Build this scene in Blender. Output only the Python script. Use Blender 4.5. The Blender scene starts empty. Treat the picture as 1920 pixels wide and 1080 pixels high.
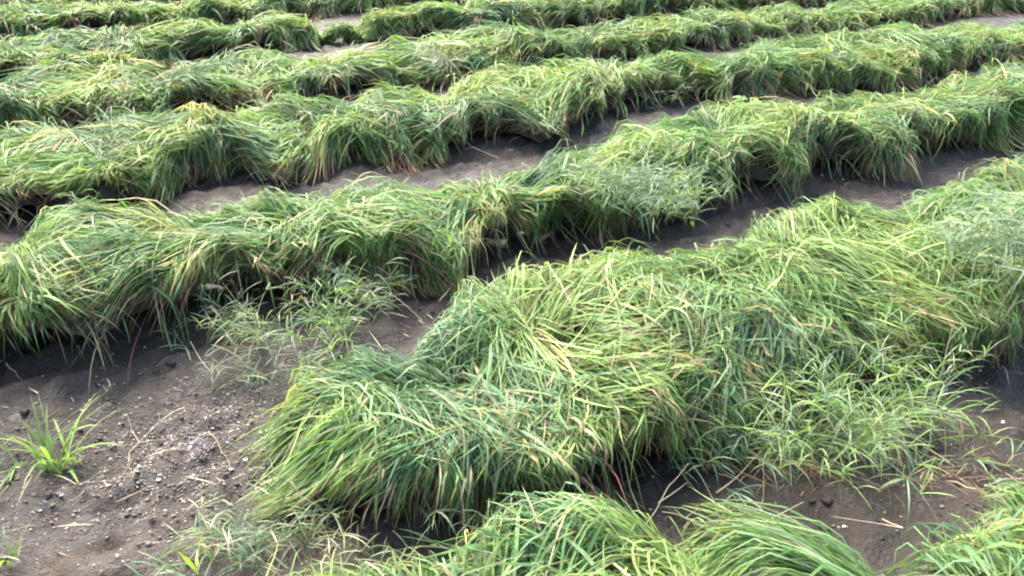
import bpy, math
import numpy as np
from mathutils import Vector, Matrix

rng = np.random.default_rng(11)
sc = bpy.context.scene
R = math.radians

# ------------------------------------------------------------------ camera, sky, sun, exposure
CAM_H = 1.6
PITCH = R(27.7)
FOC = 1598 / 1920
cam = bpy.data.cameras.new('camera')
cam.sensor_width = 36.0
cam.lens = 36.0 * FOC
cam.clip_end = 2000
camo = bpy.data.objects.new('camera', cam)
sc.collection.objects.link(camo)
camo.location = (0, 0, CAM_H)
camo.rotation_euler = (math.pi / 2 - PITCH, 0, 0)
sc.camera = camo

SUN_EL, SUN_AZ = R(52), R(-28)      # azimuth measured from the view direction (+Y), to the right positive
world = bpy.data.worlds.new('World')
sc.world = world
world.use_nodes = True
wn = world.node_tree
wn.nodes.clear()
sky = wn.nodes.new('ShaderNodeTexSky')
sky.sky_type = 'NISHITA'
sky.sun_disc = False
sky.sun_elevation = SUN_EL
sky.sun_rotation = SUN_AZ
sky.air_density = 1.0
sky.dust_density = 6.0
bg = wn.nodes.new('ShaderNodeBackground')
bg.inputs['Strength'].default_value = 0.15
wo = wn.nodes.new('ShaderNodeOutputWorld')
wn.links.new(sky.outputs[0], bg.inputs[0])
wn.links.new(bg.outputs[0], wo.inputs[0])
sun = bpy.data.lights.new('sun', 'SUN')
sun.energy = 0.85
sun.angle = R(28)
sun.color = (1.0, 0.95, 0.86)
suno = bpy.data.objects.new('sun', sun)
sc.collection.objects.link(suno)
sd = Vector((math.sin(SUN_AZ) * math.cos(SUN_EL), math.cos(SUN_AZ) * math.cos(SUN_EL), math.sin(SUN_EL)))
suno.rotation_euler = sd.to_track_quat('Z', 'Y').to_euler()
sc.view_settings.view_transform = 'Standard'
sc.view_settings.look = 'None'
sc.view_settings.gamma = 1
sc.view_settings.exposure = 2.92
sc.cycles.filter_width = 2.1
sc.cycles.max_bounces = 8
sc.cycles.transmission_bounces = 4

# ------------------------------------------------------------------ helpers
ROW_A = R(63.5)                                     # the rows run away to the right
U = np.array([math.sin(ROW_A), math.cos(ROW_A)])    # along a row
N = np.array([-U[1], U[0]])                         # across the rows, away from the camera


def at(px, py, z=0.0):
    """ground point (at height z) seen at a pixel of the 1920x1080 photograph"""
    dx, dy = (px - 960) / 1598, -(py - 540) / 1598
    d = np.array([dx, math.cos(PITCH) + dy * math.sin(PITCH), -math.sin(PITCH) + dy * math.cos(PITCH)])
    t = (z - CAM_H) / d[2]
    return np.array([d[0] * t, d[1] * t, z])


def sc_of(p):
    return float(p[0] * U[0] + p[1] * U[1]), float(p[0] * N[0] + p[1] * N[1])


class Noise:
    """smooth noise as a sum of plane waves, any number of dimensions"""
    def __init__(self, seed, dim, wl, n=10):
        r = np.random.default_rng(seed)
        k = r.normal(size=(n, dim))
        k /= np.linalg.norm(k, axis=1)[:, None]
        self.k = k * (2 * math.pi / (wl * r.uniform(0.6, 1.6, n)))[:, None]
        self.p = r.uniform(0, 2 * math.pi, n)
        self.a = 1.0 / math.sqrt(n * 0.5)

    def __call__(self, *x):
        s = 0
        for k, p in zip(self.k, self.p):
            a = p
            for ki, xi in zip(k, x):
                a = a + ki * xi
            s = s + np.sin(a)
        return s * self.a


def sstep(a, b, x):
    t = np.clip((x - a) / (b - a), 0, 1)
    return t * t * (3 - 2 * t)


def mesh_from(name, V, F3=None, F4=None, col=None, smooth=True):
    me = bpy.data.meshes.new(name)
    V = np.asarray(V, np.float32).reshape(-1, 3)
    n3 = 0 if F3 is None else len(F3)
    n4 = 0 if F4 is None else len(F4)
    idx = []
    if n4: idx.append(np.asarray(F4, np.int32).ravel())
    if n3: idx.append(np.asarray(F3, np.int32).ravel())
    idx = np.concatenate(idx)
    me.vertices.add(len(V))
    me.vertices.foreach_set('co', V.ravel())
    me.loops.add(len(idx))
    me.loops.foreach_set('vertex_index', idx)
    me.polygons.add(n3 + n4)
    starts = np.concatenate([np.arange(n4) * 4, n4 * 4 + np.arange(n3) * 3]).astype(np.int32)
    me.polygons.foreach_set('loop_start', starts)
    me.update(calc_edges=True)
    if smooth:
        me.polygons.foreach_set('use_smooth', np.ones(n3 + n4, bool))
    if col is not None:
        at_ = me.attributes.new('col', 'FLOAT_COLOR', 'POINT')
        c4 = np.ones((len(V), 4), np.float32)
        c4[:, :3] = col
        at_.data.foreach_set('color', c4.ravel())
    return me


def link(name, me, mat, parent=None):
    o = bpy.data.objects.new(name, me)
    sc.collection.objects.link(o)
    if me is not None and mat is not None and not me.materials:
        me.materials.append(mat)
    if parent is not None:
        o.parent = parent
    return o


def empty(name, loc=(0, 0, 0)):
    o = bpy.data.objects.new(name, None)
    o.empty_display_size = 0.1
    sc.collection.objects.link(o)
    o.location = loc
    return o


def tag(o, label=None, cat=None, group=None, kind=None):
    if label: o['label'] = label
    if cat: o['category'] = cat
    if group: o['group'] = group
    if kind: o['kind'] = kind
    return o


# ------------------------------------------------------------------ materials
def new_mat(name):
    m = bpy.data.materials.new(name)
    m.use_nodes = True
    m.node_tree.nodes.clear()
    return m, m.node_tree.nodes, m.node_tree.links


def blade_material(name, trans=0.34, rough=0.55, spec=0.26):
    m, n, l = new_mat(name)
    out = n.new('ShaderNodeOutputMaterial')
    a = n.new('ShaderNodeAttribute'); a.attribute_name = 'col'
    geo = n.new('ShaderNodeNewGeometry')
    nz = n.new('ShaderNodeTexNoise'); nz.inputs['Scale'].default_value = 45; nz.inputs['Detail'].default_value = 3
    l.new(geo.outputs['Position'], nz.inputs['Vector'])
    mr = n.new('ShaderNodeMapRange')
    mr.inputs['From Min'].default_value = 0.3; mr.inputs['From Max'].default_value = 0.7
    mr.inputs['To Min'].default_value = 0.78; mr.inputs['To Max'].default_value = 1.2
    l.new(nz.outputs['Fac'], mr.inputs['Value'])
    mul = n.new('ShaderNodeVectorMath'); mul.operation = 'SCALE'
    l.new(a.outputs['Color'], mul.inputs[0]); l.new(mr.outputs['Result'], mul.inputs['Scale'])
    p = n.new('ShaderNodeBsdfPrincipled')
    p.inputs['Roughness'].default_value = rough
    p.inputs['Specular IOR Level'].default_value = spec
    l.new(mul.outputs[0], p.inputs['Base Color'])
    t = n.new('ShaderNodeBsdfTranslucent')
    tc = n.new('ShaderNodeVectorMath'); tc.operation = 'MULTIPLY'
    tc.inputs[1].default_value = (1.35, 1.35, 0.8)
    l.new(mul.outputs[0], tc.inputs[0]); l.new(tc.outputs[0], t.inputs['Color'])
    mx = n.new('ShaderNodeMixShader'); mx.inputs[0].default_value = trans
    l.new(p.outputs[0], mx.inputs[1]); l.new(t.outputs[0], mx.inputs[2])
    l.new(mx.outputs[0], out.inputs['Surface'])
    return m


def soil_material():
    m, n, l = new_mat('wet_soil')
    out = n.new('ShaderNodeOutputMaterial')
    geo = n.new('ShaderNodeNewGeometry')
    def noise(scale, detail=6, rough=0.6):
        t = n.new('ShaderNodeTexNoise')
        t.inputs['Scale'].default_value = scale; t.inputs['Detail'].default_value = detail
        t.inputs['Roughness'].default_value = rough
        l.new(geo.outputs['Position'], t.inputs['Vector'])
        return t.outputs['Fac']
    big, mid, fine, grit = noise(1.3, 4), noise(9, 6), noise(70, 4), noise(240, 2)
    ramp = n.new('ShaderNodeValToRGB')
    e = ramp.color_ramp.elements
    e[0].position = 0.32; e[0].color = (0.016, 0.0132, 0.0105, 1)
    e[1].position = 0.70; e[1].color = (0.050, 0.039, 0.0275, 1)
    x = ramp.color_ramp.elements.new(0.5); x.color = (0.029, 0.0235, 0.0178, 1)
    add = n.new('ShaderNodeMath'); add.operation = 'MULTIPLY_ADD'
    add.inputs[1].default_value = 0.55
    l.new(big, add.inputs[0])
    m2 = n.new('ShaderNodeMath'); m2.operation = 'MULTIPLY'; m2.inputs[1].default_value = 0.45
    l.new(mid, m2.inputs[0]); l.new(m2.outputs[0], add.inputs[2])
    l.new(add.outputs[0], ramp.inputs[0])
    # pale grit speckles
    sp = n.new('ShaderNodeValToRGB')
    sp.color_ramp.elements[0].position = 0.62; sp.color_ramp.elements[0].color = (0, 0, 0, 1)
    sp.color_ramp.elements[1].position = 0.72; sp.color_ramp.elements[1].color = (1, 1, 1, 1)
    l.new(grit, sp.inputs[0])
    mixc = n.new('ShaderNodeMix'); mixc.data_type = 'RGBA'
    mixc.inputs[7].default_value = (0.10, 0.084, 0.064, 1)
    l.new(sp.outputs[0], mixc.inputs[0]); l.new(ramp.outputs[0], mixc.inputs[6])
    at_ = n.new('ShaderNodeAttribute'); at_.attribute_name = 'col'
    lit_dry_c = n.new('ShaderNodeMix'); lit_dry_c.data_type = 'RGBA'; lit_dry_c.blend_type = 'MULTIPLY'; lit_dry_c.inputs[0].default_value = 1.0
    lit_dry_mix = n.new('ShaderNodeMix'); lit_dry_mix.data_type = 'RGBA'
    lit_dry_mix.inputs[6].default_value = (0.46, 0.44, 0.415, 1); lit_dry_mix.inputs[7].default_value = (0.80, 0.735, 0.63, 1)  # strips: damp soil with shade painted in; open patches: dry, sunlit tone
    l.new(at_.outputs['Fac'], lit_dry_mix.inputs[0])
    l.new(mixc.outputs[2], lit_dry_c.inputs[6]); l.new(lit_dry_mix.outputs[2], lit_dry_c.inputs[7])
    p = n.new('ShaderNodeBsdfPrincipled')
    l.new(lit_dry_c.outputs[2], p.inputs['Base Color'])
    rr = n.new('ShaderNodeMapRange')
    rr.inputs['From Min'].default_value = 0.35; rr.inputs['From Max'].default_value = 0.65
    rr.inputs['To Min'].default_value = 0.28; rr.inputs['To Max'].default_value = 0.85
    l.new(mid, rr.inputs['Value']); l.new(rr.outputs[0], p.inputs['Roughness'])
    p.inputs['Specular IOR Level'].default_value = 0.38
    s = n.new('ShaderNodeMath'); s.operation = 'MULTIPLY_ADD'; s.inputs[1].default_value = 0.5
    l.new(fine, s.inputs[0]); l.new(mid, s.inputs[2])
    s2 = n.new('ShaderNodeMath'); s2.operation = 'MULTIPLY_ADD'; s2.inputs[1].default_value = 0.25
    l.new(grit, s2.inputs[0]); l.new(s.outputs[0], s2.inputs[2])
    b = n.new('ShaderNodeBump'); b.inputs['Strength'].default_value = 1.0; b.inputs['Distance'].default_value = 0.028
    l.new(s2.outputs[0], b.inputs['Height']); l.new(b.outputs[0], p.inputs['Normal'])
    l.new(p.outputs[0], out.inputs['Surface'])
    return m


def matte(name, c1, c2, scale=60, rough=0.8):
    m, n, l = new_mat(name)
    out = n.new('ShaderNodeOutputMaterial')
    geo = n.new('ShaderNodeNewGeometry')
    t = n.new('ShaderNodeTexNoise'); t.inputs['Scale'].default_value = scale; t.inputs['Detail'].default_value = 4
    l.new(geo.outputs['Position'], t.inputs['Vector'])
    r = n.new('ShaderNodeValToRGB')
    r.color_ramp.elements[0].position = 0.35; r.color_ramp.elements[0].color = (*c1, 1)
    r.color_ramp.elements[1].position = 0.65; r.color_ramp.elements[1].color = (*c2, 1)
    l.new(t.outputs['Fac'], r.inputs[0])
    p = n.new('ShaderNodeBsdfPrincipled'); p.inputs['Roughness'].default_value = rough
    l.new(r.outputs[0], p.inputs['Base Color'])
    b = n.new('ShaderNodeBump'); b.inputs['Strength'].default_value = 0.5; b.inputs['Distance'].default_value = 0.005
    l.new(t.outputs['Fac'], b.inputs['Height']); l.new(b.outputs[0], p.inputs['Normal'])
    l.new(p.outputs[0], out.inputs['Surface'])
    return m


M_BLADE = blade_material('grass_blade')
M_DRY = blade_material('dry_blade', trans=0.2, rough=0.7, spec=0.25)
M_WEED = blade_material('weed_leaf', trans=0.36, rough=0.5, spec=0.4)
M_SOIL = soil_material()
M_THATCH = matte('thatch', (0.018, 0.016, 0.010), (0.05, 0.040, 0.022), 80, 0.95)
M_STONE = blade_material('pebble', trans=0.0, rough=0.75, spec=0.3)
M_STRAW = blade_material('straw', trans=0.08, rough=0.65, spec=0.3)

# ------------------------------------------------------------------ the rows, as measured: s along the row, c across it
# front: where the hanging hem reaches forward; crest: c of the crest line; top: height of the crest
ROWS = {
    0: dict(s=(-0.10, 3.0), gaps=[(1.14, 1.26)],
            front=[(-0.4, 0.55), (0.9, 0.5), (1.1, 0.1), (3.2, 0.0)],
            crest=[(-0.3, 1.02), (0.0, 1.06), (0.4, 1.04), (0.8, 1.05), (1.0, .98), (1.14, 0.86), (1.25, .62), (1.6, .58), (3.2, .5)],
            top=[(-0.3, .13), (0.0, .17), (0.3, .16), (0.5, .16), (0.72, .24), (0.85, .26), (1.0, .22), (1.3, .28), (1.7, .29), (3.2, .28)], n=18000),
    1: dict(s=(0.43, 5.2), gaps=[],
            front=[(0.3, 1.66), (0.5, 1.60), (0.75, 1.53), (0.95, 1.42), (1.25, 1.40), (1.45, 1.47), (1.7, 1.62), (2.0, 1.60), (2.3, 1.50), (2.5, 1.46), (3.0, 1.50), (5.2, 1.5)],
            crest=[(0.3, 1.97), (0.5, 1.95), (0.8, 1.88), (1.05, 1.94), (1.6, 1.96), (2.0, 1.95), (2.6, 1.96), (3.2, 1.98), (5.2, 2.0)],
            top=[(0.3, .32), (0.45, .32), (0.6, .29), (0.8, .25), (1.0, .32), (1.2, .37), (1.4, .36), (1.6, .32), (2.0, .31), (2.5, .29), (3.0, .30), (3.6, .34), (5.2, .34)], n=70000),
    2: dict(s=(-1.5, 6.8), gaps=[],
            front=[(-1.5, 2.8), (-0.5, 2.86), (-0.1, 2.75), (0.3, 3.0), (0.6, 2.86), (0.8, 2.93), (1.1, 2.72), (1.3, 2.95), (1.6, 3.03), (2.1, 2.90), (2.7, 3.0), (3.0, 2.92), (3.4, 3.12), (3.7, 2.92), (4.2, 3.05), (4.8, 2.95), (6.8, 2.95)],
            crest=[(-1.5, 3.15), (-0.4, 3.16), (-0.1, 3.22), (1.0, 3.18), (1.7, 3.18), (2.4, 3.27), (2.9, 3.34), (3.5, 3.32), (4.8, 3.30), (6.8, 3.30)],
            top=[(-1.5, .33), (-0.5, .32), (-0.2, .39), (0.3, .35), (1.0, .33), (1.6, .31), (2.4, .33), (3.0, .35), (3.5, .32), (4.2, .30), (5.4, .34), (6.8, .34)], n=52000),
    3: dict(s=(-1.6, 8.2), gaps=[],
            front=[(-1.6, 4.23), (-0.5, 4.35), (-0.2, 4.15), (0.2, 4.15), (0.33, 4.53), (0.65, 4.45), (0.8, 4.03), (1.2, 4.43), (1.5, 4.23), (2.1, 4.45), (2.3, 4.05), (2.6, 4.23), (3.0, 4.45), (3.6, 4.63), (4.2, 4.55), (4.7, 4.38), (5.4, 4.25), (6.3, 4.33), (8.2, 4.33)],
            crest=[(-1.6, 4.75), (0.5, 4.76), (0.7, 4.66), (1.2, 4.7), (2.3, 4.78), (3.4, 4.86), (4.6, 4.78), (6.7, 4.7), (8.2, 4.7)],
            top=[(-1.6, .33), (-0.4, .33), (0.3, .32), (0.5, .35), (0.7, .27), (1.2, .31), (2.3, .29), (3.5, .28), (5.0, .28), (6.7, .27), (8.2, .27)], n=38000),
    4: dict(s=(-1.6, 9.2), gaps=[],
            front=[(-1.6, 5.8), (-0.5, 5.95), (-0.2, 5.65), (0.3, 5.65), (0.6, 5.98), (0.9, 5.62), (1.6, 5.95), (2.4, 5.65), (3.4, 5.92), (4.7, 5.88), (9.2, 5.85)],
            crest=[(-1.6, 6.2), (9.2, 6.2)], top=[(-1.6, .25), (0.3, .29), (1.4, .25), (2.4, .27), (4, .25), (5.4, .25), (9.2, .25)], n=24000),
    5: dict(s=(-1.6, 9.6), gaps=[(2.04, 2.16)],
            front=[(-1.6, 7.4), (-0.6, 7.42), (0.1, 7.18), (0.6, 7.45), (1.2, 7.38), (2.1, 7.5), (5.0, 7.25), (9.6, 7.0)],
            crest=[(-1.6, 7.75), (3.0, 7.7), (9.6, 7.5)], top=[(-1.6, .26), (9.6, .26)], n=22000),
    6: dict(s=(-1.6, 9.6), gaps=[(4.75, 4.98)], front=[(-1.6, 8.95), (9.6, 8.8)], crest=[(-1.6, 9.25), (9.6, 9.15)], top=[(-1.6, .25), (9.6, .25)], n=17000),
    7: dict(s=(-1.6, 9.6), gaps=[], front=[(-1.6, 10.4), (9.6, 10.3)], crest=[(-1.6, 10.75), (9.6, 10.65)], top=[(-1.6, .25), (9.6, .25)], n=9000),
    8: dict(s=(-1.6, 9.6), gaps=[], front=[(-1.6, 11.9), (9.6, 11.8)], crest=[(-1.6, 12.25), (9.6, 12.15)], top=[(-1.6, .25), (9.6, .25)], n=6000),
}


def lin(pts, s):
    p = np.array(pts, float)
    # smooth piecewise interpolation
    x = np.asarray(s, float)
    i = np.clip(np.searchsorted(p[:, 0], x) - 1, 0, len(p) - 2)
    t = np.clip((x - p[i, 0]) / (p[i + 1, 0] - p[i, 0]), 0, 1)
    t = t * t * (3 - 2 * t) * 0.6 + t * 0.4
    return p[i, 1] * (1 - t) + p[i + 1, 1] * t


# ------------------------------------------------------------------ ground: one sheet of soil
def axis(lo, hi, step, far):
    a = list(np.arange(lo, hi, step))
    k, d = a[-1], step
    while k < far:
        d *= 1.22; k += d; a.append(k)
    k, d = a[0], step
    while k > -far:
        d *= 1.22; k -= d; a.insert(0, k)
    return np.array(a)


gN1, gN2, gN3, gN4 = Noise(1, 2, 1.6), Noise(2, 2, 0.45), Noise(3, 2, 0.13, 14), Noise(4, 2, 0.05, 18)


def ground_z(x, y):
    s = x * U[0] + y * U[1]
    c = x * N[0] + y * N[1]
    z = 0.018 * gN1(x, y) + 0.008 * gN2(x, y)
    near = np.exp(-((x * x + (y - 2) ** 2) / 90.0))
    z = z + near * (0.0085 * gN3(x, y) + 0.0035 * gN4(x, y))
    # low beds under the rows
    for k in range(0, 9):
        cc = lin(ROWS[k]['crest'], s)
        z = z + 0.035 * np.exp(-((c - cc) / 0.28) ** 2) * near
    # the bare end of the front row, where gravel lies on a low hump
    z = z + 0.03 * np.exp(-(((s + 0.05) / 0.45) ** 2 + ((c - 1.62) / 0.33) ** 2))
    return z * near + (1 - near) * 0.02 * gN1(x, y)


gx = axis(-3.2, 5.6, 0.028, 400)
gy = axis(0.2, 9.5, 0.028, 400)
GX, GY = np.meshgrid(gx, gy)
GZ = ground_z(GX, GY)
nx, ny = len(gx), len(gy)
ii = (np.arange(ny - 1)[:, None] * nx + np.arange(nx - 1)[None, :]).ravel()
F4 = np.stack([ii, ii + 1, ii + nx + 1, ii + nx], 1)
gs, gc = GX * U[0] + GY * U[1], GX * N[0] + GY * N[1]
lit_dry = np.exp(-((gs + 0.15) / 0.75) ** 4 - ((gc - 1.50) / 0.46) ** 4)             # dry gravelly end of the front row, painted lighter for sunlight as well
lit_dry = np.maximum(lit_dry, 0.75 * np.exp(-((gs - 2.1) / 0.9) ** 4 - ((gc - 1.05) / 0.35) ** 4))  # open soil on the right, sunlit tone painted in likewise
lit_dry = np.clip(lit_dry * (0.9 + 0.35 * gN2(GX, GY)), 0, 1)
ground = link('soil_ground', mesh_from('soil_ground', np.stack([GX, GY, GZ], -1).reshape(-1, 3), None, F4, np.repeat(lit_dry.reshape(-1, 1), 3, 1)), M_SOIL)
tag(ground, 'dark wet brown soil of the field between the grass rows', 'soil', kind='structure')

# ------------------------------------------------------------------ blades
PAL = np.array([
    (0.098, 0.190, 0.056),   # fresh green
    (0.074, 0.150, 0.074),   # blue green
    (0.160, 0.245, 0.066),   # yellow green
    (0.270, 0.262, 0.085),   # yellowing
    (0.370, 0.320, 0.190),   # straw
    (0.062, 0.126, 0.046),   # deep green
])
DRY = np.array([(0.30, 0.22, 0.11), (0.16, 0.085, 0.045), (0.22, 0.10, 0.06), (0.42, 0.35, 0.20), (0.09, 0.055, 0.03)])


def ribbons(P, width, side, col, tip_pow=1.0):
    """P: (B, K, 3) centre lines; width (B,); side (B, K, 3) unit vectors; col (B, K, 3). Two verts a ring, pointed tip."""
    B, K, _ = P.shape
    u = np.linspace(0, 1, K)
    prof = (0.55 + 0.45 * np.sin(np.clip(u * 2.2, 0, 1) * math.pi / 2)) * np.clip((1 - u) * 1.9, 0, 1) ** 0.75
    w = width[:, None] * prof[None, :] * 0.5
    Lf = P - side * w[..., None]
    Rt = P + side * w[..., None]
    V = np.empty((B, 2 * K - 1, 3))
    V[:, 0:2 * (K - 1):2] = Lf[:, :-1]
    V[:, 1:2 * (K - 1):2] = Rt[:, :-1]
    V[:, -1] = P[:, -1]
    C = np.empty_like(V)
    C[:, 0:2 * (K - 1):2] = col[:, :-1]
    C[:, 1:2 * (K - 1):2] = col[:, :-1]
    C[:, -1] = col[:, -1]
    q = np.arange(K - 2)
    f4 = np.stack([2 * q, 2 * q + 1, 2 * q + 3, 2 * q + 2], 1)
    f3 = np.array([[2 * (K - 2), 2 * (K - 2) + 1, 2 * K - 2]])
    base = (np.arange(B) * (2 * K - 1))[:, None, None]
    return V, C, (f3[None] + base).reshape(-1, 3), (f4[None] + base).reshape(-1, 4)


def unit(v):
    return v / np.maximum(np.linalg.norm(v, axis=-1, keepdims=True), 1e-9)


class Row:
    def __init__(self, k):
        self.k, d = k, ROWS[k]
        self.d = d
        self.n1 = Noise(100 + k, 2, 0.55)
        self.n2 = Noise(200 + k, 2, 0.20, 12)
        self.n3 = Noise(300 + k, 1, 0.9)
        self.n4 = Noise(400 + k, 2, 0.35)
        self.nc = Noise(500 + k, 2, 0.7)
        self.nh = Noise(650 + k, 2, 0.5)
        self.hem = 0.80 if k < 2 else 0.80 if k == 2 else 0.90
        self.nd = Noise(600 + k, 2, 0.30)
        r = np.random.default_rng(700 + k)
        s0, s1 = d['s']
        segs, s = [], s0
        spans = []
        last = s0
        for g0, g1 in d['gaps']:
            spans.append((last, g0)); last = g1
        spans.append((last, s1))
        self.spans = spans
        for a, b in spans:                       # tussocks side by side
            m = max(1, int(round((b - a) / 0.46)))
            e = np.linspace(a, b, m + 1)
            e[1:-1] += r.uniform(-0.10, 0.10, m - 1)
            segs += list(zip(e[:-1], e[1:]))
        self.segs = segs
        self.fan = r.uniform(0.5, 1.1, len(segs))
        self.lean = r.normal(0, 0.45, len(segs))
        mid = np.array([0.5 * (a + b) for a, b in segs])
        hs = r.uniform(0.90, 1.02, len(segs)) if k > 1 else np.ones(len(segs))
        xs, ys = [segs[0][0]], [hs[0] * 0.9]
        for q in range(len(segs)):               # a crown to every tussock, a notch of its own depth between two
            xs.append(mid[q]); ys.append(hs[q])
            xs.append(segs[q][1])
            ys.append(min(hs[q], hs[min(q + 1, len(segs) - 1)]) * (1 - r.choice([0.0, 0.04, 0.08, 0.20] if k > 1 else [0.05, 0.1])))
        self.hx, self.hy = np.array(xs), np.array(ys)
        self.nf = Noise(660 + k, 1, 0.24)
        if k == 1:
            self.fan[0] = 0.2
        if k == 1:                               # the bulging clump parts down its middle
            mid = np.array([0.5 * (a + b) for a, b in segs])
            w = np.exp(-((mid - 1.05) / 0.7) ** 4)
            self.lean = self.lean * (1 - w) + w * (-0.46 - 0.75 * (mid - 1.0))

    def seg_of(self, s):
        e = np.array([a for a, b in self.segs])
        return np.clip(np.searchsorted(e, s) - 1, 0, len(self.segs) - 1)

    def local(self, s):
        i = self.seg_of(s)
        a = np.array([q[0] for q in self.segs])[i]
        b = np.array([q[1] for q in self.segs])[i]
        return i, np.clip((s - a) / (b - a) * 2 - 1, -1.5, 1.5)

    def surf(self, s, q, depth):
        """surface of the mat: q = 0 crest, 1 front hem on the soil, -1 back hem; beyond 1 it lies on the soil"""
        d = self.d
        cf, cc, H = lin(d['front'], s), lin(d['crest'], s), lin(d['top'], s)
        i, t = self.local(s)
        H = H * 0.95 * np.interp(s, self.hx, self.hy) - 0.035
        sh = np.ones_like(s)
        for a, b in self.spans:                  # the mat thins out at the ends of the row
            x = np.maximum(np.maximum(a + 0.12 - s, s - b + 0.12) / (0.26 if self.k == 1 else 0.32), 0)
            e = np.sqrt(np.clip(1 - x * x, 0, 1))
            on = (s > a - 0.3) & (s < b + 0.3) if len(self.spans) > 1 else np.ones_like(s, bool)
            H = np.where(on, H * e, H)
            sh = np.where(on, 0.55 + 0.45 * e, sh)
        A = np.where(q > 0, cc - cf - 0.03, (cc - cf) * 0.62) * sh + (0.03 * self.nf(s) if self.k > 1 else 0.0)
        qa = np.clip(np.abs(q), 0, 1)
        th = qa * math.pi / 2
        ex = 2 / 3.4
        sn = np.sin(th) ** ex
        cs = np.cos(th) ** ex
        bump = (0.028 if self.k < 2 else 0.018) * self.n1(s, q * 0.5) + 0.016 * self.n2(s, q * 0.5) + depth
        sg = np.sign(q)
        c = cc - sg * (A * sn + bump * sn)
        z = H * cs + bump * (0.35 + 0.65 * cs)
        over = np.clip(np.abs(q) - 1, 0, 1)
        c = c - sg * over * 0.5
        x = c * N[0] + s * U[0]
        y = c * N[1] + s * U[1]
        z = np.maximum(z, 0.0) + ground_z(x, y) + 0.006
        return np.stack([x, y, z], -1)

    def arc(self, s):
        d = self.d
        return (lin(d['crest'], s) - lin(d['front'], s) + lin(d['top'], s)) * 0.85


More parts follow.
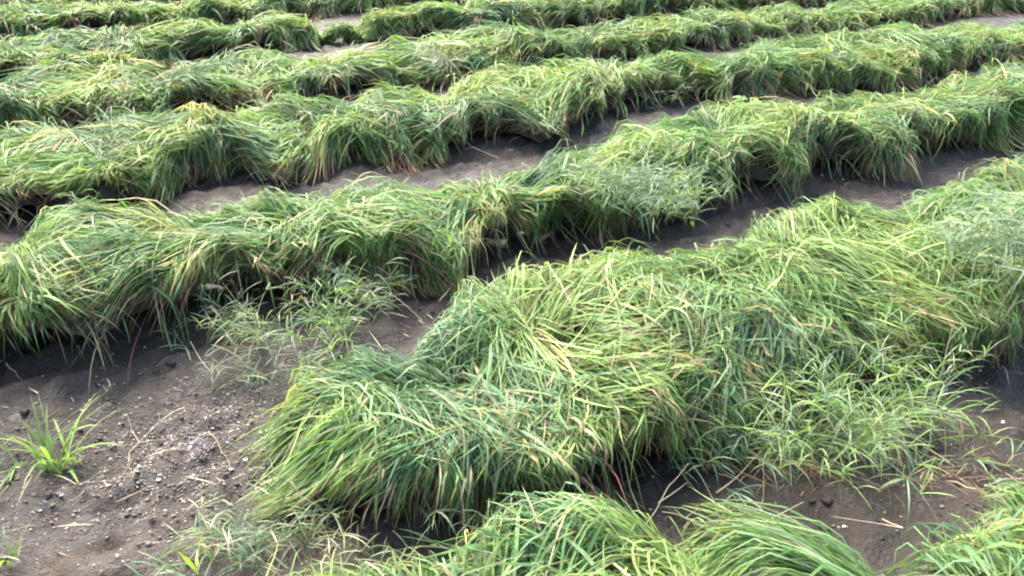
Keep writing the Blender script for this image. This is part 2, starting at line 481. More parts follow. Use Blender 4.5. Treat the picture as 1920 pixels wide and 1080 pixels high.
def grow(row, n, K, rs, length, width, qrange, depth, colours, weights, dry=False, lock=5, messy=0.33, lift=0.022, hemup=0.0):
    """blades combed over the mat of a row, in locks"""
    nl = n // lock
    tot = sum(b - a for a, b in row.spans)
    v = rs.uniform(0, tot, nl)
    sl = np.empty(nl)
    acc = 0
    for a, b in row.spans:
        w = (v >= acc) & (v <= acc + b - a)
        sl[w] = a + v[w] - acc
        acc += b - a
    ql = rs.uniform(qrange[0], qrange[1], nl)
    # heading of a lock: along the row on the crest, fanning out of its tussock, falling to the front or the back
    i, t = row.local(sl)
    fan = row.fan[i] * t * -1.0
    sway = row.n3(sl) * (0.55 if row.k != 1 else 0.3) + row.lean[i]
    along = np.clip((0.34 + fan * 0.9 + sway * 0.8 + row.n4(sl, ql) * 0.4) * (1.45 - 0.9 * np.abs(ql)), -1.4, 1.4)   # + leans to -s
    hd = math.pi / 2 + along
    back = ql < -0.12
    hd = np.where(back, -hd, hd)
    Ll = length[0] + (length[1] - length[0]) * rs.random(nl)
    dl = depth[0] + (depth[1] - depth[0]) * rs.random(nl) ** 0.7 + np.abs(rs.normal(0, 0.012, nl))
    tone = row.nc(sl, ql * 0.6)
    tone2 = row.nd(sl, ql * 0.5)
    m = nl * lock
    rep = lambda a: np.repeat(a, lock)
    s = rep(sl) + rs.normal(0, 0.035, m)
    q = rep(ql) + rs.normal(0, 0.07, m)
    h = rep(hd) + rs.normal(0, messy, m)
    wild = rs.random(m) < 0.10
    h = np.where(wild, h + rs.normal(0, 0.7, m), h)
    L = rep(Ll) * rs.uniform(0.55, 1.2, m)
    # tips stop short of the soil along a ragged hem
    arc0 = row.arc(s)
    qm = np.where(rs.random(m) < 0.05, 1.1, row.hem + (0.15 if row.k < 2 else 0.21) * row.nh(s, q * 0) + rs.normal(0, 0.06, m) - hemup)
    reach = 0.86 * L / arc0 * np.maximum(0.25, np.abs(np.sin(h)))
    q = np.where(q >= 0, np.minimum(q, np.maximum(qm - reach, -0.3)), np.maximum(q, -np.maximum(qm - reach, 0)))
    dp = rep(dl) + rs.normal(0, 0.008, m)
    lf = np.abs(rs.normal(0, lift, m)) + np.where(wild, rs.uniform(0, 0.05, m), 0)
    tipup = np.where(rs.random(m) < 0.16, rs.uniform(0.01, 0.065, m), 0) * (np.abs(q) < 0.6)
    step = L / (K - 1)
    curl = rs.normal(0, 0.05, m)
    P = np.empty((m, K, 3))
    ss, qq, hh = s.copy(), q.copy(), h.copy()
    smin = min(a for a, b in row.spans) - 0.30
    for j in range(K):
        u = j / (K - 1)
        # blades leave the mat from inside, bow up and settle back on it
        off = dp - 0.05 * (1 - u) ** 3 + lf * math.sin(math.pi * min(1, u * 1.05)) + tipup * u ** 2.5
        P[:, j] = row.surf(np.maximum(ss, smin), qq, off)
        arc = row.arc(ss)
        fall = sstep(0.35, 0.95, np.abs(qq))
        tgt = np.where(qq >= 0, math.pi / 2, -math.pi / 2)
        hh = hh + (tgt - hh) * (0.05 + 0.30 * fall) + curl * (1 - fall)
        ss = ss + np.cos(hh) * step
        qq = qq + np.sin(hh) * step / arc
    for _ in range(2):                           # no kinks
        P[:, 1:-1] = 0.25 * P[:, :-2] + 0.5 * P[:, 1:-1] + 0.25 * P[:, 2:]
    T = unit(np.gradient(P, axis=1))
    up = np.array([0, 0, 1.0])
    across = unit(np.cross(T, np.broadcast_to(up, T.shape) + rs.normal(0, 0.25, (m, 1, 3))))
    nor = np.cross(across, T)
    tw = rs.normal(0, 0.55, m)[:, None] + rs.normal(0, 0.5, m)[:, None] * np.linspace(0, 1, K)[None]
    side = across * np.cos(tw)[..., None] + nor * np.sin(tw)[..., None]
    # colours
    u = np.linspace(0, 1, K)[None, :, None]
    if dry:
        ci = rs.choice(len(DRY), m, p=weights)
        c0 = DRY[ci] * rs.uniform(0.7, 1.3, (m, 1))
        C = np.broadcast_to(c0[:, None], (m, K, 3)).copy()
    else:
        tn = rep(tone) + rs.normal(0, 0.5, m)
        t2 = rep(tone2) + rs.normal(0, 0.45, m)
        c0 = PAL[0] * np.ones((m, 3))
        a = sstep(0.0, 1.4, tn)[:, None]; c0 = c0 * (1 - a) + PAL[2] * a
        a = sstep(0.2, 1.5, -tn)[:, None]; c0 = c0 * (1 - a) + PAL[1] * a
        a = sstep(1.2, 2.6, t2)[:, None]; c0 = c0 * (1 - a) + PAL[3] * a
        a = sstep(0.9, 1.9, -t2)[:, None] * 0.8; c0 = c0 * (1 - a) + PAL[5] * a
        if row.k == 1:
            colours = colours + 0.35 * np.exp(-((s - 1.2) / 0.16) ** 2 - ((q - 0.25) / 0.22) ** 2)
        st = (rs.random(m) < colours + 0.06 * sstep(0.8, 2.0, t2))[:, None]
        c0 = np.where(st, PAL[4] * rs.uniform(0.5, 1.1, (m, 1)), c0)
        c0 = c0 * rs.uniform(0.6, 1.38, (m, 1))
        tip = np.clip(rs.normal(0.14, 0.32, m), 0, 1)[:, None, None] * sstep(0.5, 1.0, u)
        C = c0[:, None] * (1 - tip) + np.array([0.34, 0.30, 0.12]) * tip
        root = (1 - sstep(0.0, 0.3, u)) * 0.35
        C = C * (1 - root) + np.array([0.22, 0.23, 0.10]) * root
    W = width * np.clip(rs.lognormal(-0.08, 0.32, m), 0.4, 1.9)
    return P, W, side, C, s


def build_row(k, name_label, group):
    row = Row(k)
    d = ROWS[k]
    rs = np.random.default_rng(900 + k)
    smid = 0.5 * (d['s'][0] + d['s'][1])
    cmid = float(lin(d['crest'], smid))
    root = empty('grass_row', (0, 0, 0))
    tag(root, name_label, 'grass row', group)
    far = k >= 3
    K = 6 if k <= 2 else 5
    wd = {0: .0056, 1: .0054, 2: .0060, 3: .0072, 4: .0088, 5: .0105}.get(k, .0125)
    n = d['n']
    ln = (0.16, 0.34) if k <= 1 else (0.18, 0.38)
    sets = []
    # inner layer, main mat, skirt that hangs to the soil, flyaways
    sets.append(grow(row, int(n * .30), K, rs, ln, wd, (-0.75, 0.55), (-0.07, -0.02), 0.02, None))
    sets.append(grow(row, int(n * .46), K, rs, ln, wd, (-0.55, 0.45), (-0.03, 0.012), 0.035, None))
    sets.append(grow(row, int(n * .18), K, rs, (0.16, 0.32), wd, (0.25, 0.80), (-0.05, 0.012), 0.09, None, lock=5, messy=0.26))
    sets.append(grow(row, int(n * .06), K, rs, (0.22, 0.42), wd * .8, (-0.35, 0.6), (-0.01, 0.015), 0.14, None, lock=3, messy=0.55, lift=0.03))
    P, W, S, C, s0 = [np.concatenate(x) for x in zip(*sets)]
    dr = grow(row, int(n * .17), K, rs, (0.20, 0.42), wd * .8, (0.40, 0.85), (-0.10, -0.012), 0, [.26, .24, .20, .16, .14], dry=True, lock=6, messy=0.3)
    # thin gaps: keep every blade out of the gap faces
    seg = row.seg_of(s0)
    dseg = row.seg_of(dr[4])
    out = {}
    if k == 1:          # the 300 blades that show largest, each one its own piece
        mid = P[:, K // 2]
        look = (np.linalg.norm(mid - np.array([0, 0, CAM_H]), axis=1))
        order = np.argsort(look + rs.uniform(0, 0.5, len(P)) + 5 * (s0 > 2.6) + 5 * (np.arange(len(P)) < int(n * .30)))
        own = np.zeros(len(P), bool)
        own[order[:300]] = True
    else:
        own = np.zeros(len(P), bool)
    for i, (a, b) in enumerate(row.segs):
        w = (seg == i) & ~own
        V, Cc, f3, f4 = ribbons(P[w], W[w], S[w], C[w])
        t = link('tussock', mesh_from('tussock', V, f3, f4, Cc.reshape(-1, 3)), M_BLADE, root)
        t['kind'] = 'stuff'
        wv = dseg == i
        V, Cc, f3, f4 = ribbons(dr[0][wv], dr[1][wv], dr[2][wv], dr[3][wv])
        dd = link('dry_leaves', mesh_from('dry_leaves', V, f3, f4, Cc.reshape(-1, 3)), M_DRY, t)
        dd['kind'] = 'stuff'
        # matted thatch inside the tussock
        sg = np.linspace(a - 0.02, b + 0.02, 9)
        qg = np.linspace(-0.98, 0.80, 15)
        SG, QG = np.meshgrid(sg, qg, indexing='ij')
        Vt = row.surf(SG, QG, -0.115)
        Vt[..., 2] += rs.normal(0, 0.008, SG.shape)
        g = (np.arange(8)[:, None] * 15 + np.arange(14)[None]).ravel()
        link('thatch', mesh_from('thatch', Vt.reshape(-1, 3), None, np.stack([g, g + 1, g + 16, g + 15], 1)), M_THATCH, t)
        for j in np.nonzero((seg == i) & own)[0]:
            V, Cc, f3, f4 = ribbons(P[j:j + 1], W[j:j + 1], S[j:j + 1], C[j:j + 1])
            link('blade', mesh_from('blade', V, f3, f4, Cc.reshape(-1, 3)), M_BLADE, t)
    return row


LABELS = {
    0: 'lowest grass row, cut off by the bottom edge, with a soil gap in it',
    1: 'front grass row that starts in a big bulging clump beside the gravelly bare soil',
    2: 'second complete grass row from the front, just behind the bulging clump',
    3: 'third complete grass row from the front, with brown hollows under its hem',
    4: 'fourth complete grass row from the front, low mat with ragged hem',
    5: 'fifth complete grass row from the front, broken by a narrow soil gap',
    6: 'sixth complete grass row from the front, thin band near the top edge',
    7: 'seventh complete grass row from the front, touching the top edge',
    8: 'farthest grass row, hardly seen at the top edge',
}
ROWOBJ = {}
for k in range(9):
    ROWOBJ[k] = build_row(k, LABELS[k], 'parallel rows of flopped grass')

# ------------------------------------------------------------------ weeds
def frame_sides(P, rs, tw=0.6):
    T = unit(np.gradient(P, axis=1))
    m, K = P.shape[:2]
    a = unit(np.cross(T, np.array([0, 0, 1.0]) + rs.normal(0, 0.3, (m, 1, 3))))
    nn = np.cross(a, T)
    w = rs.normal(0, tw, m)[:, None] * np.ones((1, K))
    return a * np.cos(w)[..., None] + nn * np.sin(w)[..., None]


def arcs(base, az, el, L, droop, K):
    """centre lines that leave base at azimuth az and elevation el and bend over by droop radians"""
    m = len(az)
    P = np.empty((m, K, 3))
    P[:, 0] = base
    for j in range(1, K):
        e = el - droop * ((j - 0.5) / (K - 1)) ** 1.3
        st = (L / (K - 1))[:, None]
        P[:, j] = P[:, j - 1] + st * np.stack([np.cos(e) * np.cos(az), np.cos(e) * np.sin(az), np.sin(e)], -1)
    gz = ground_z(P[..., 0], P[..., 1]) + 0.004
    P[..., 2] = np.maximum(P[..., 2], gz)
    return P


def tint(cols, m, K, rs, tip=0.2):
    cols = np.array(cols)
    c = cols[rs.integers(0, len(cols), m)] * rs.uniform(0.75, 1.3, (m, 1))
    u = np.linspace(0, 1, K)[None, :, None]
    t = np.clip(rs.normal(tip, 0.25, m), 0, 1)[:, None, None] * sstep(0.5, 1, u)
    return c[:, None] * (1 - t) + np.array([0.36, 0.32, 0.15]) * t


def as_blades(P, W, rs, cols, tip=0.2, tw=0.6):
    return ribbons(P, W, frame_sides(P, rs, tw), tint(cols, P.shape[0], P.shape[1], rs, tip))


def tuft(px, py, label, cat, seed, n=26, L=(0.14, 0.30), w=0.007, cols=(), el=(0.7, 1.45), droop=(0.5, 1.8), spread=0.02, group=None, name='grass_tuft', face=None):
    """a tuft whose blades one can tell apart: every blade is a part"""
    rs = np.random.default_rng(seed)
    b = at(px, py); b[2] = ground_z(b[0], b[1])
    root = tag(empty(name, b), label, cat, group)
    az = rs.uniform(0, 2 * math.pi, n) if face is None else rs.normal(face[0], face[1], n)
    base = np.stack([rs.normal(0, spread, n), rs.normal(0, spread, n), np.zeros(n)], -1) + b
    P = arcs(base, az, rs.uniform(*el, n), rs.uniform(*L, n), rs.uniform(*droop, n), 7)
    W = w * rs.uniform(0.7, 1.3, n)
    for i in range(n):
        V, C, f3, f4 = as_blades(P[i:i + 1], W[i:i + 1], rs, cols)
        link('blade', mesh_from('blade', V - b, f3, f4, C.reshape(-1, 3)), M_WEED, root)
    return root


def feathery(px, py, label, seed, stems=16, height=(0.22, 0.38), leaves=14, leaf=(0.05, 0.12), w=0.0042, cols=(), spread=0.05, lean=None, seedheads=0.0, group='fine leaved weeds between the rows', z=None, droop=(0.4, 1.5)):
    """a loose fine-leaved weed: thin stems, each with its narrow leaves"""
    rs = np.random.default_rng(seed)
    b = at(px, py, 0.0 if z is None else z)
    if z is None: b[2] = ground_z(b[0], b[1])
    root = tag(empty('fine_weed', b), label, 'weed', group)
    for i in range(stems):
        az = np.array([rs.uniform(0, 2 * math.pi) if lean is None else rs.normal(lean[0], lean[1])])
        base = b + np.array([rs.normal(0, spread), rs.normal(0, spread), 0])
        S = arcs(base[None], az, rs.uniform(0.75, 1.45, 1), rs.uniform(*height, 1), rs.uniform(*droop, 1), 9)
        Vs, Cs, f3s, f4s = as_blades(S, np.array([0.0035]), rs, cols, 0.3)
        k = rs.integers(1, 8, leaves)
        LB = S[0, k] + rs.normal(0, 0.002, (leaves, 3))
        PL = arcs(LB, az + rs.normal(0, 1.3, leaves), rs.uniform(-0.2, 1.2, leaves), rs.uniform(*leaf, leaves), rs.uniform(0.3, 1.7, leaves), 5)
        Vl, Cl, f3l, f4l = as_blades(PL, w * rs.uniform(0.6, 1.3, leaves), rs, cols, 0.15)
        o = Vs.reshape(-1, 3).shape[0]
        V = [Vs.reshape(-1, 3), Vl.reshape(-1, 3)]; C = [Cs.reshape(-1, 3), Cl.reshape(-1, 3)]
        F3 = [f3s, f3l + o]; F4_ = [f4s, f4l + o]
        if rs.random() < seedheads:              # finger-like seed head
            o = sum(len(v) for v in V)
            q = rs.integers(3, 6)
            PH = arcs(np.repeat(S[:, -1], q, 0), rs.uniform(0, 6.28, q), rs.uniform(-0.2, 0.7, q), rs.uniform(0.05, 0.09, q), rs.uniform(0.2, 0.8, q), 5)
            Vh, Ch, a3, a4 = as_blades(PH, np.full(q, 0.0032), rs, [(0.24, 0.22, 0.13), (0.18, 0.17, 0.10)], 0.2)
            V.append(Vh.reshape(-1, 3)); C.append(Ch.reshape(-1, 3)); F3.append(a3 + o); F4_.append(a4 + o)
        link('stem', mesh_from('stem', np.concatenate(V) - b, np.concatenate(F3), np.concatenate(F4_), np.concatenate(C)), M_WEED, root)
    return root


GREEN = [(0.13, 0.23, 0.05), (0.17, 0.27, 0.06), (0.09, 0.17, 0.05)]
BLUEG = [(0.085, 0.145, 0.085), (0.11, 0.165, 0.105), (0.07, 0.13, 0.06)]
SAGE = [(0.10, 0.145, 0.07), (0.085, 0.14, 0.055), (0.14, 0.16, 0.09), (0.075, 0.125, 0.05)]
LIME = [(0.22, 0.30, 0.05), (0.16, 0.25, 0.05)]

tuft(108, 868, 'bright green grass tuft standing alone on the bare soil by the picture edge', 'grass tuft', 41, n=30, L=(0.16, 0.32), cols=GREEN, w=0.009, el=(0.9, 1.5), droop=(0.3, 1.9))
tuft(40, 860, 'small pale tuft sprawling just beside the bright lone tuft', 'grass tuft', 42, n=14, L=(0.14, 0.28), cols=SAGE + GREEN, w=0.006, el=(0.3, 1.0), droop=(0.3, 1.2))
tuft(388, 1078, 'little upright lime green tuft at the bottom edge on gravelly soil', 'grass tuft', 43, n=9, L=(0.06, 0.13), cols=LIME, w=0.009, el=(1.0, 1.5), droop=(0.1, 0.7))
tuft(20, 1078, 'pale grass tuft peeping over the bottom edge in the corner', 'grass tuft', 44, n=14, L=(0.05, 0.12), cols=LIME + SAGE, w=0.007)
tuft(1700, 735, 'sparse pale tuft lying on wet soil right of the feathery weeds', 'grass tuft', 45, n=9, L=(0.12, 0.22), cols=[(0.30, 0.30, 0.18), (0.2, 0.24, 0.12)], w=0.005, el=(0.1, 0.5), droop=(0.1, 0.6))
tuft(1560, 395, 'tiny grey green tuft on the soil strip behind the front row', 'grass tuft', 46, n=12, L=(0.06, 0.14), cols=SAGE, w=0.006)

feathery(560, 715, 'grey green weed sprawling before the open end of the front row', 51, 14, (0.16, 0.28), 12, cols=BLUEG + SAGE, seedheads=0.15, spread=0.06)
feathery(490, 690, 'thin weed with finger seed heads in shade below the second row', 52, 10, (0.14, 0.26), 7, cols=SAGE + BLUEG, seedheads=0.5, spread=0.06)
feathery(610, 640, 'bushy weed against the hem of the second row, behind the sprawling one', 53, 18, (0.18, 0.32), 16, cols=BLUEG + GREEN, seedheads=0.2, spread=0.06)
feathery(690, 585, 'low green weed filling the shaded soil strip behind the bulging clump', 67, 20, (0.14, 0.28), 12, cols=BLUEG + SAGE, spread=0.08)
feathery(430, 640, 'green weed under the second row hem, next to the seed head weed', 68, 18, (0.16, 0.28), 12, cols=BLUEG + SAGE, seedheads=0.2, spread=0.06)
feathery(1470, 850, 'feathery green weed hugging the bulging clump on its right flank', 54, 24, (0.26, 0.42), 20, (0.06, 0.14), cols=GREEN + SAGE, spread=0.07)
feathery(1570, 850, 'tall feathery weed in the middle of the front row weed thicket', 55, 26, (0.28, 0.46), 20, (0.06, 0.14), cols=GREEN + BLUEG, spread=0.08)
feathery(1670, 800, 'feathery weed at the outer end of the thicket, leaning over wet soil', 56, 24, (0.26, 0.42), 18, (0.06, 0.14), cols=GREEN + SAGE, spread=0.07)
feathery(1390, 880, 'low dark weed tucked under the hem of the bulging clump', 57, 14, (0.14, 0.24), 10, cols=BLUEG, spread=0.06)
feathery(1150, 372, 'blue green weed drooping from the second row onto the front row', 58, 30, (0.26, 0.40), 18, (0.06, 0.14), cols=BLUEG, spread=0.08, z=0.24, lean=(-0.75, 0.5), droop=(1.0, 2.2))
feathery(1235, 395, 'lighter weed at the tip of the blue green drooping weed', 59, 20, (0.18, 0.32), 14, (0.06, 0.12), cols=BLUEG + GREEN, spread=0.06, z=0.14, lean=(-0.75, 0.6), droop=(0.8, 1.8))
feathery(1815, 475, 'blue green weed plume hanging from the front row above wet soil', 60, 34, (0.34, 0.52), 18, (0.08, 0.18), cols=BLUEG, spread=0.08, z=0.34, lean=(-1.1, 0.5), droop=(1.2, 2.4))
feathery(1905, 480, 'hanging blue green weed cut off by the right picture edge', 61, 34, (0.34, 0.54), 18, (0.08, 0.18), cols=BLUEG, spread=0.08, z=0.34, lean=(-1.1, 0.5), droop=(1.2, 2.4))
feathery(470, 1060, 'grey green weed on the bottom edge beside the lowest row', 62, 18, (0.12, 0.24), 10, cols=SAGE + BLUEG, spread=0.06, seedheads=0.3)
feathery(590, 985, 'loose weed between bulging clump and lowest row', 63, 18, (0.12, 0.24), 10, cols=SAGE, spread=0.07, seedheads=0.3)
feathery(860, 985, 'straw tinged weed filling the seam between bulging clump and lowest row', 64, 16, (0.14, 0.26), 8, cols=SAGE + [(0.3, 0.27, 0.15)], spread=0.08, seedheads=0.4)
feathery(1225, 205, 'grey weed bridging the soil strip between second and third rows', 65, 18, (0.16, 0.32), 10, w=0.006, cols=SAGE, spread=0.08, seedheads=0.3)
feathery(660, 120, 'pale weed in the soil gap of the fifth row', 66, 10, (0.12, 0.2), 8, w=0.008, cols=SAGE, spread=0.06)


def leaf_mesh(L, W, fold, bend, rs, col):
    K = 6
    u = np.linspace(0, 1, K)
    w = W * np.sin(np.clip(u * 0.96 + 0.04, 0, 1) * math.pi) ** 0.8 * (1.15 - 0.4 * u)
    x = L * u
    z = -bend * u ** 2
    V, F = [], []
    for j in range(K):
        V += [(x[j], -w[j] / 2, z[j] + fold * w[j]), (x[j], 0, z[j]), (x[j], w[j] / 2, z[j] + fold * w[j])]
    for j in range(K - 1):
        a = 3 * j
        F += [(a, a + 3, a + 4, a + 1), (a + 1, a + 4, a + 5, a + 2)]
    C = np.tile(np.array(col) * rs.uniform(0.8, 1.2), (len(V), 1))
    return mesh_from('leaf', V, None, F, C)


def broad_weed(px, py, z, label, seed, n, L, cols, h):
    rs = np.random.default_rng(seed)
    b = at(px, py, z)
    root = tag(empty('broad_leaf_weed', b), label, 'weed')
    for i in range(n):
        c = cols[rs.integers(len(cols))]
        me = leaf_mesh(L * rs.uniform(.6, 1.2), L * rs.uniform(.35, .5), 0.25, L * rs.uniform(0.1, 0.5), rs, c)
        o = link('leaf', me, M_WEED, root)
        a, hh = rs.uniform(0, 6.28), rs.uniform(0.15, 1) * h
        o.location = (math.cos(a) * 0.02, math.sin(a) * 0.02, hh)
        o.rotation_euler = (rs.normal(0, .3), rs.uniform(-0.9, 0.3), a)
    S = arcs(np.zeros((3, 3)) + b, rs.uniform(0, 6.28, 3), np.full(3, 1.4), np.full(3, h), np.full(3, 0.3), 5)
    V, C, f3, f4 = as_blades(S, np.full(3, 0.006), rs, cols)
    link('stem', mesh_from('stem', V - b, f3, f4, C.reshape(-1, 3)), M_WEED, root)


broad_weed(1550, 158, 0.0, 'yellow green broad leaved weed below the hem of the third row', 71, 46, 0.085, LIME, 0.28)
broad_weed(1604, 285, 0.10, 'pale broad leaves poking out of the second row front', 72, 14, 0.09, [(0.24, 0.30, 0.14), (0.2, 0.28, 0.1)], 0.16)
broad_weed(1295, 418, 0.02, 'lime leaved seedling at the edge of the drooping blue green weed', 73, 5, 0.055, LIME, 0.08)
broad_weed(1395, 235, 0.18, 'patch of soft lime leaves on top of the second row', 74, 40, 0.07, [(0.20, 0.30, 0.07), (0.16, 0.27, 0.07)], 0.16)

# ------------------------------------------------------------------ dry stalks and roots
def tube(pts, r0, r1, sides=5):
    pts = np.array(pts, float)
    # resample as a smooth curve
    n = len(pts)
    t = np.linspace(0, n - 1, (n - 1) * 4 + 1)
    i = np.clip(t.astype(int), 0, n - 2); f = (t - i)[:, None]
    p0, p1, p2, p3 = pts[np.maximum(i - 1, 0)], pts[i], pts[i + 1], pts[np.minimum(i + 2, n - 1)]
    P = 0.5 * (2 * p1 + (p2 - p0) * f + (2 * p0 - 5 * p1 + 4 * p2 - p3) * f ** 2 + (3 * p1 - p0 - 3 * p2 + p3) * f ** 3)
    T = unit(np.gradient(P, axis=0))
    A = unit(np.cross(T, np.array([0.2, 0.1, 1.0])))
    B = np.cross(T, A)
    m = len(P)
    r = np.linspace(r0, r1, m)
    a = np.arange(sides) * 2 * math.pi / sides
    V = P[:, None] + r[:, None, None] * (A[:, None] * np.cos(a)[None, :, None] + B[:, None] * np.sin(a)[None, :, None])
    F = []
    for j in range(m - 1):
        for k in range(sides):
            F.append((j * sides + k, j * sides + (k + 1) % sides, (j + 1) * sides + (k + 1) % sides, (j + 1) * sides + k))
    return V.reshape(-1, 3), np.array(F)


def stalk(paths, label, col, r=0.0028, name='dry_stalk', group='dry stalks on the soil', part='branch'):
    """paths: lists of (pixel x, pixel y, height); the first is the stalk, the others its branches"""
    rs = np.random.default_rng(len(label))
    root = None
    for q, path in enumerate(paths):
        W = [at(x, y, z) for x, y, z in path]
        W = [np.array([p[0], p[1], p[2] + float(ground_z(p[0], p[1]))]) for p in W]
        X = [W[0]]
        for a, b in zip(W[:-1], W[1:]):          # crooked, as dead stalks are
            d = np.linalg.norm(b - a)
            X += [a * 0.6 + b * 0.4 + rs.normal(0, 0.05, 3) * d * np.array([1, 1, 0.5]), b]
        W = X
        if root is None:
            o = W[0].copy()
            root = tag(empty(name, o), label, 'stalk' if name == 'dry_stalk' else 'root', group)
        V, F = tube(W, r * 0.85 if q == 0 else r * 0.65, r * 0.3)
        C = np.tile(np.array(col) * rs.uniform(0.85, 1.15), (len(V), 1))
        link('stem' if q == 0 else part, mesh_from('stalk', V - o, None, F, C), M_STRAW, root)


PALE, TAN, GREY = (0.30, 0.26, 0.175), (0.22, 0.17, 0.10), (0.22, 0.20, 0.165)
stalk([[(1208, 998, .01), (1250, 935, .07), (1290, 884, .12)], [(1232, 962, .05), (1268, 938, .07), (1288, 912, .09)]], 'pale forked stalk standing up between lowest row and bulging clump', PALE)
stalk([[(1092, 915, .10), (1112, 940, .07), (1146, 992, .01)], [(1112, 940, .07), (1085, 925, .06)]], 'bent grey stalk leaning over the tip of the lowest row', GREY)
stalk([[(1392, 1018, .01), (1440, 992, .03), (1502, 962, .05)], [(1455, 985, .03), (1478, 985, .02)]], 'long straw stalk lying toward the soil gap of the lowest row', PALE)
stalk([[(1340, 945, .01), (1385, 900, .05), (1425, 858, .10)], [(1372, 912, .04), (1345, 905, .05)]], 'tan stalk leaning on the weed under the bulging clump', TAN)
stalk([[(1427, 868, .10), (1430, 940, .04), (1430, 1012, .01)]], 'thin upright straw hanging beside the weed thicket', TAN, 0.0022)
stalk([[(1240, 978, .01), (1300, 985, .03), (1335, 992, .01)], [(1285, 983, .02), (1310, 965, .03)]], 'short pale stalk along the top of the lowest row', PALE)
stalk([[(1300, 870, .08), (1340, 960, .03), (1352, 1000, .01)]], 'slender grey straw hanging under the bulging clump', GREY, 0.002)
stalk([[(348, 772, .015), (300, 796, .02), (258, 824, .012)], [(258, 824, .012), (246, 800, .03), (238, 776, .05)], [(258, 824, .012), (290, 826, .01), (322, 822, .008)], [(258, 824, .012), (240, 842, .01), (236, 862, .004)], [(300, 796, .02), (298, 780, .04)]], 'dry branching twig with star shaped end on the bare soil', PALE, 0.003)
stalk([[(395, 830, .012), (418, 858, .014), (434, 890, .006)]], 'short single straw lying on the gravel patch', TAN, 0.0024)
stalk([[(690, 535, .08), (740, 570, .06), (792, 606, .02)]], 'long straight straw poking out below the second row', PALE, 0.0026)
stalk([[(884, 445, .18), (887, 500, .10), (890, 556, .02)]], 'pale straw hanging straight down from the second row hem', PALE, 0.0032)
stalk([[(812, 266, .02), (870, 264, .05), (936, 291, .03)]], 'curved pale straw on the soil under the third row', PALE, 0.004)
stalk([[(100, 806, .03), (150, 764, .08), (200, 730, .14)], [(200, 730, .14), (206, 722, .15), (200, 705, .16)], [(200, 730, .14), (190, 716, .16)]], 'thin seed stalk rising from the bright lone tuft', TAN, 0.0022)
stalk([[(1848, 905, .01), (1885, 896, .03), (1935, 893, .03)], [(1848, 905, .01), (1890, 930, .02), (1930, 952, .02)]], 'forked bleached stalk on wet soil at the picture edge', PALE, 0.0032)
stalk([[(352, 742, .02), (395, 700, .09), (430, 672, .12)], [(395, 700, .09), (360, 655, .13)], [(395, 700, .09), (400, 735, .03)]], 'dead branching stalk before the shaded weeds', GREY, 0.0028)
stalk([[(1650, 990, .02), (1690, 1002, .05), (1560, 982, .03)]], 'stiff straw over the lowest row in the corner', PALE, 0.0028)
stalk([[(15, 690, .16), (30, 700, .10), (42, 715, .06)]], 'tan straw dangling from the second row at the picture edge', TAN, 0.003)
stalk([[(1200, 350, .12), (1215, 365, .06), (1205, 390, .02)]], 'small bent straw under the second row beside drooping weed', GREY, 0.003)
RED = (0.20, 0.075, 0.045)
rr = np.random.default_rng(5)
stalk([[(1490, 868, .03), (1530, 884, .015), (1575, 912, .004)]] + [[(1490 + rr.uniform(0, 40), 870 + rr.uniform(-5, 12), .02), (1530 + rr.uniform(-20, 30), 885 + rr.uniform(-15, 20), .015), (1570 + rr.uniform(-50, 30), 900 + rr.uniform(-25, 30), .004)] for _ in range(11)],
      'tangle of reddish bare roots under the weed thicket', RED, 0.0022, 'bare_roots', None, 'rootlet')

# ------------------------------------------------------------------ stones, crumbs and straw litter on the soil
def stones(n, pos, size, cols, rs, flat=0.6):
    ico = np.array([(1, 0, 0), (-1, 0, 0), (0, 1, 0), (0, -1, 0), (0, 0, 1), (0, 0, -1)], float)
    tri = np.array([(0, 2, 4), (2, 1, 4), (1, 3, 4), (3, 0, 4), (2, 0, 5), (1, 2, 5), (3, 1, 5), (0, 3, 5)])
    V = ico[None] * rs.uniform(0.6, 1.3, (n, 6, 1)) + rs.normal(0, 0.16, (n, 6, 3))
    a = rs.uniform(0, 6.28, n)
    c, s = np.cos(a)[:, None], np.sin(a)[:, None]
    x, y = V[..., 0] * c - V[..., 1] * s, V[..., 0] * s + V[..., 1] * c
    V = np.stack([x * 1.2, y, V[..., 2] * flat], -1) * size[:, None, None]
    z = ground_z(pos[:, 0], pos[:, 1]) + size * flat * 0.25
    V = V + np.stack([pos[:, 0], pos[:, 1], z], -1)[:, None]
    C = np.repeat((cols[rs.integers(0, len(cols), n)] * rs.uniform(0.6, 1.3, (n, 1)))[:, None], 6, 1)
    F = (tri[None] + (np.arange(n) * 6)[:, None, None]).reshape(-1, 3)
    return V, F, C


def pix_cloud(rs, n, cx, cy, rx, ry):
    p = np.stack([cx + rs.normal(0, rx, n), cy + rs.normal(0, ry, n)], 1)
    return np.array([at(x, min(y, 1250))[:2] for x, y in p])


def furrow_cloud(rs, n, smax=6.5):
    k = rs.choice([0, 1, 1, 2, 2, 3, 4], n)
    s = rs.uniform(-1.2, smax, n)
    c = np.array([0.62, 1.42, 2.62, 4.12, 5.6])[k] + rs.normal(0, 0.16, n)
    return np.stack([s * U[0] + c * N[0], s * U[1] + c * N[1]], 1)


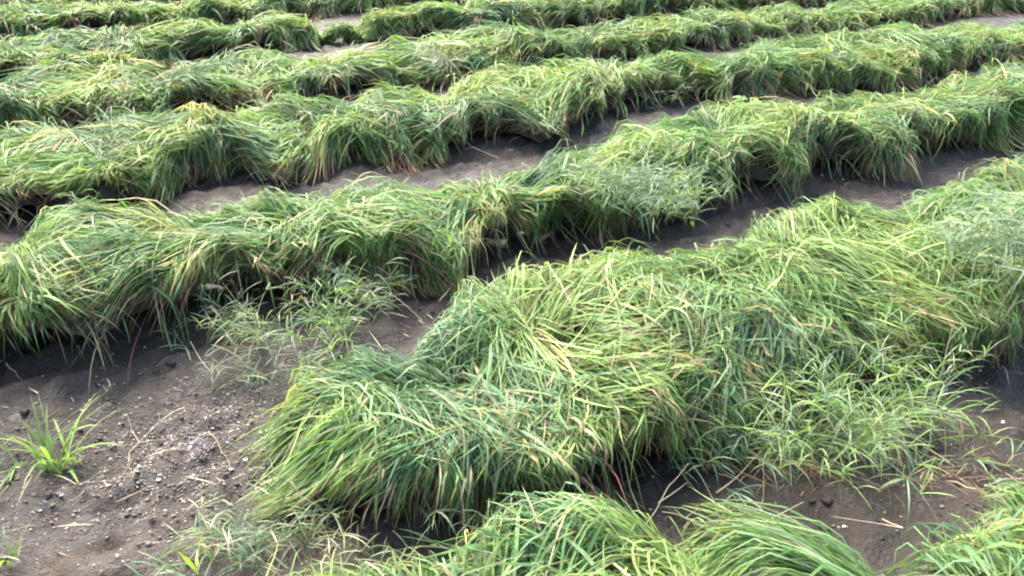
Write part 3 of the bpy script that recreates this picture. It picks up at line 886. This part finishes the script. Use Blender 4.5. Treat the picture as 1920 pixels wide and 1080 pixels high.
STONE = np.array([(0.15, 0.128, 0.10), (0.22, 0.19, 0.15), (0.10, 0.085, 0.066), (0.32, 0.285, 0.23), (0.14, 0.124, 0.11)])
rs = np.random.default_rng(77)
pos = np.concatenate([pix_cloud(rs, 3600, 340, 850, 110, 55), pix_cloud(rs, 1500, 470, 790, 60, 40), pix_cloud(rs, 1600, 250, 960, 190, 70)])
V, F, C = stones(len(pos), pos, 0.0012 + 0.0042 * rs.random(len(pos)) ** 2.5, STONE, rs)
tag(link('gravel', mesh_from('gravel', V, F, None, C.reshape(-1, 3), smooth=False), M_STONE), 'fine pale gravel strewn over the bare soil beside the bulging clump', 'gravel', kind='stuff')
pos = pix_cloud(rs, 330, 372, 848, 16, 20)
V, F, C = stones(len(pos), pos, 0.0018 + 0.004 * rs.random(len(pos)) ** 2, np.array([(0.11, 0.103, 0.112), (0.16, 0.15, 0.165), (0.075, 0.07, 0.076)]), rs)
tag(link('gravel', mesh_from('gravel', V, F, None, C.reshape(-1, 3), smooth=False), M_STONE), 'small patch of violet grey grit within the gravel', 'gravel', kind='stuff')
pos = np.concatenate([furrow_cloud(rs, 2600), pix_cloud(rs, 200, 1750, 800, 120, 90), pix_cloud(rs, 160, 1420, 390, 70, 25)])
V, F, C = stones(len(pos), pos, 0.0012 + 0.0038 * rs.random(len(pos)) ** 3, STONE * 1.15, rs)
tag(link('grit', mesh_from('grit', V, F, None, C.reshape(-1, 3), smooth=False), M_STONE), 'scattered pale grit on the wet soil strips between the rows', 'grit', kind='stuff')
pos = np.concatenate([furrow_cloud(rs, 1500, 5), pix_cloud(rs, 1300, 260, 900, 230, 95), pix_cloud(rs, 250, 1600, 900, 200, 90)])
V, F, C = stones(len(pos), pos, 0.002 + 0.008 * rs.random(len(pos)) ** 4, np.array([(0.07, 0.056, 0.042), (0.10, 0.082, 0.062), (0.05, 0.041, 0.032)]), rs, 0.5)
tag(link('soil_crumbs', mesh_from('soil_crumbs', V, F, None, C.reshape(-1, 3), smooth=False), M_STONE), 'dark crumbs of wet soil scattered over the ground', 'soil crumbs', kind='stuff')

pos = np.concatenate([furrow_cloud(rs, 500, 5), pix_cloud(rs, 80, 260, 920, 230, 95), pix_cloud(rs, 60, 1600, 950, 200, 70)])
V, F, C = stones(len(pos), pos, 0.007 + 0.014 * rs.random(len(pos)) ** 3, STONE, rs, 0.4)
V[..., 2] -= 0.002
tag(link('soil_clods', mesh_from('soil_clods', V, F, None, None), M_SOIL), 'half sunk clods of wet soil lying about the strips', 'soil clods', kind='stuff')

# straw litter
pos = np.concatenate([furrow_cloud(rs, 1300), pix_cloud(rs, 170, 1780, 880, 80, 34), pix_cloud(rs, 60, 300, 940, 200, 70), pix_cloud(rs, 60, 1650, 320, 60, 18)])
m = len(pos)
base = np.concatenate([pos, (ground_z(pos[:, 0], pos[:, 1]) + 0.005)[:, None]], 1)
P = arcs(base, rs.uniform(0, 6.28, m), rs.uniform(0, 0.25, m), rs.uniform(0.02, 0.13, m), rs.uniform(0.0, 0.5, m), 5)
V, C, f3, f4 = as_blades(P, rs.uniform(0.002, 0.0042, m), rs, [(0.27, 0.23, 0.15), (0.17, 0.12, 0.07), (0.12, 0.075, 0.045), (0.10, 0.06, 0.04)], 0.1)
tag(link('straw_litter', mesh_from('straw_litter', V, f3, f4, C.reshape(-1, 3)), M_STRAW), 'bits of broken dry straw littering the soil strips', 'straw', kind='stuff')

# single pebbles
spots = [(434, 891), (482, 930), (405, 905), (300, 915), (232, 930), (205, 925), (330, 905), (268, 900), (500, 905), (462, 872), (360, 960), (560, 800), (120, 945), (80, 972),
         (1540, 335), (1552, 402), (1530, 398), (1505, 405), (1402, 372), (1880, 792), (1822, 702), (1838, 690), (1795, 745), (1770, 770), (1725, 925), (1580, 1000), (660, 885), (160, 905)]
for x, y in spots:
    near = x < 700
    p = at(x, y)
    sz = np.array([rs.uniform(0.005, 0.009) * (1.25 if y < 500 else 1)])
    V, F, C = stones(1, np.zeros((1, 2)) + p[:2], sz, np.array([(0.46, 0.42, 0.35), (0.38, 0.35, 0.29), (0.52, 0.49, 0.43)]), rs, 0.7)
    o = np.array([p[0], p[1], float(ground_z(p[0], p[1]))])
    q = link('pebble', mesh_from('pebble', V[0] - o, F, None, C[0], smooth=False), M_STONE)
    q.location = o
    tag(q, 'small whitish pebble lying in the gravelly bare soil' if near else 'small whitish pebble on a soil strip between grass rows', 'pebble', 'pebbles in the gravelly soil' if near else 'pebbles on the soil strips')
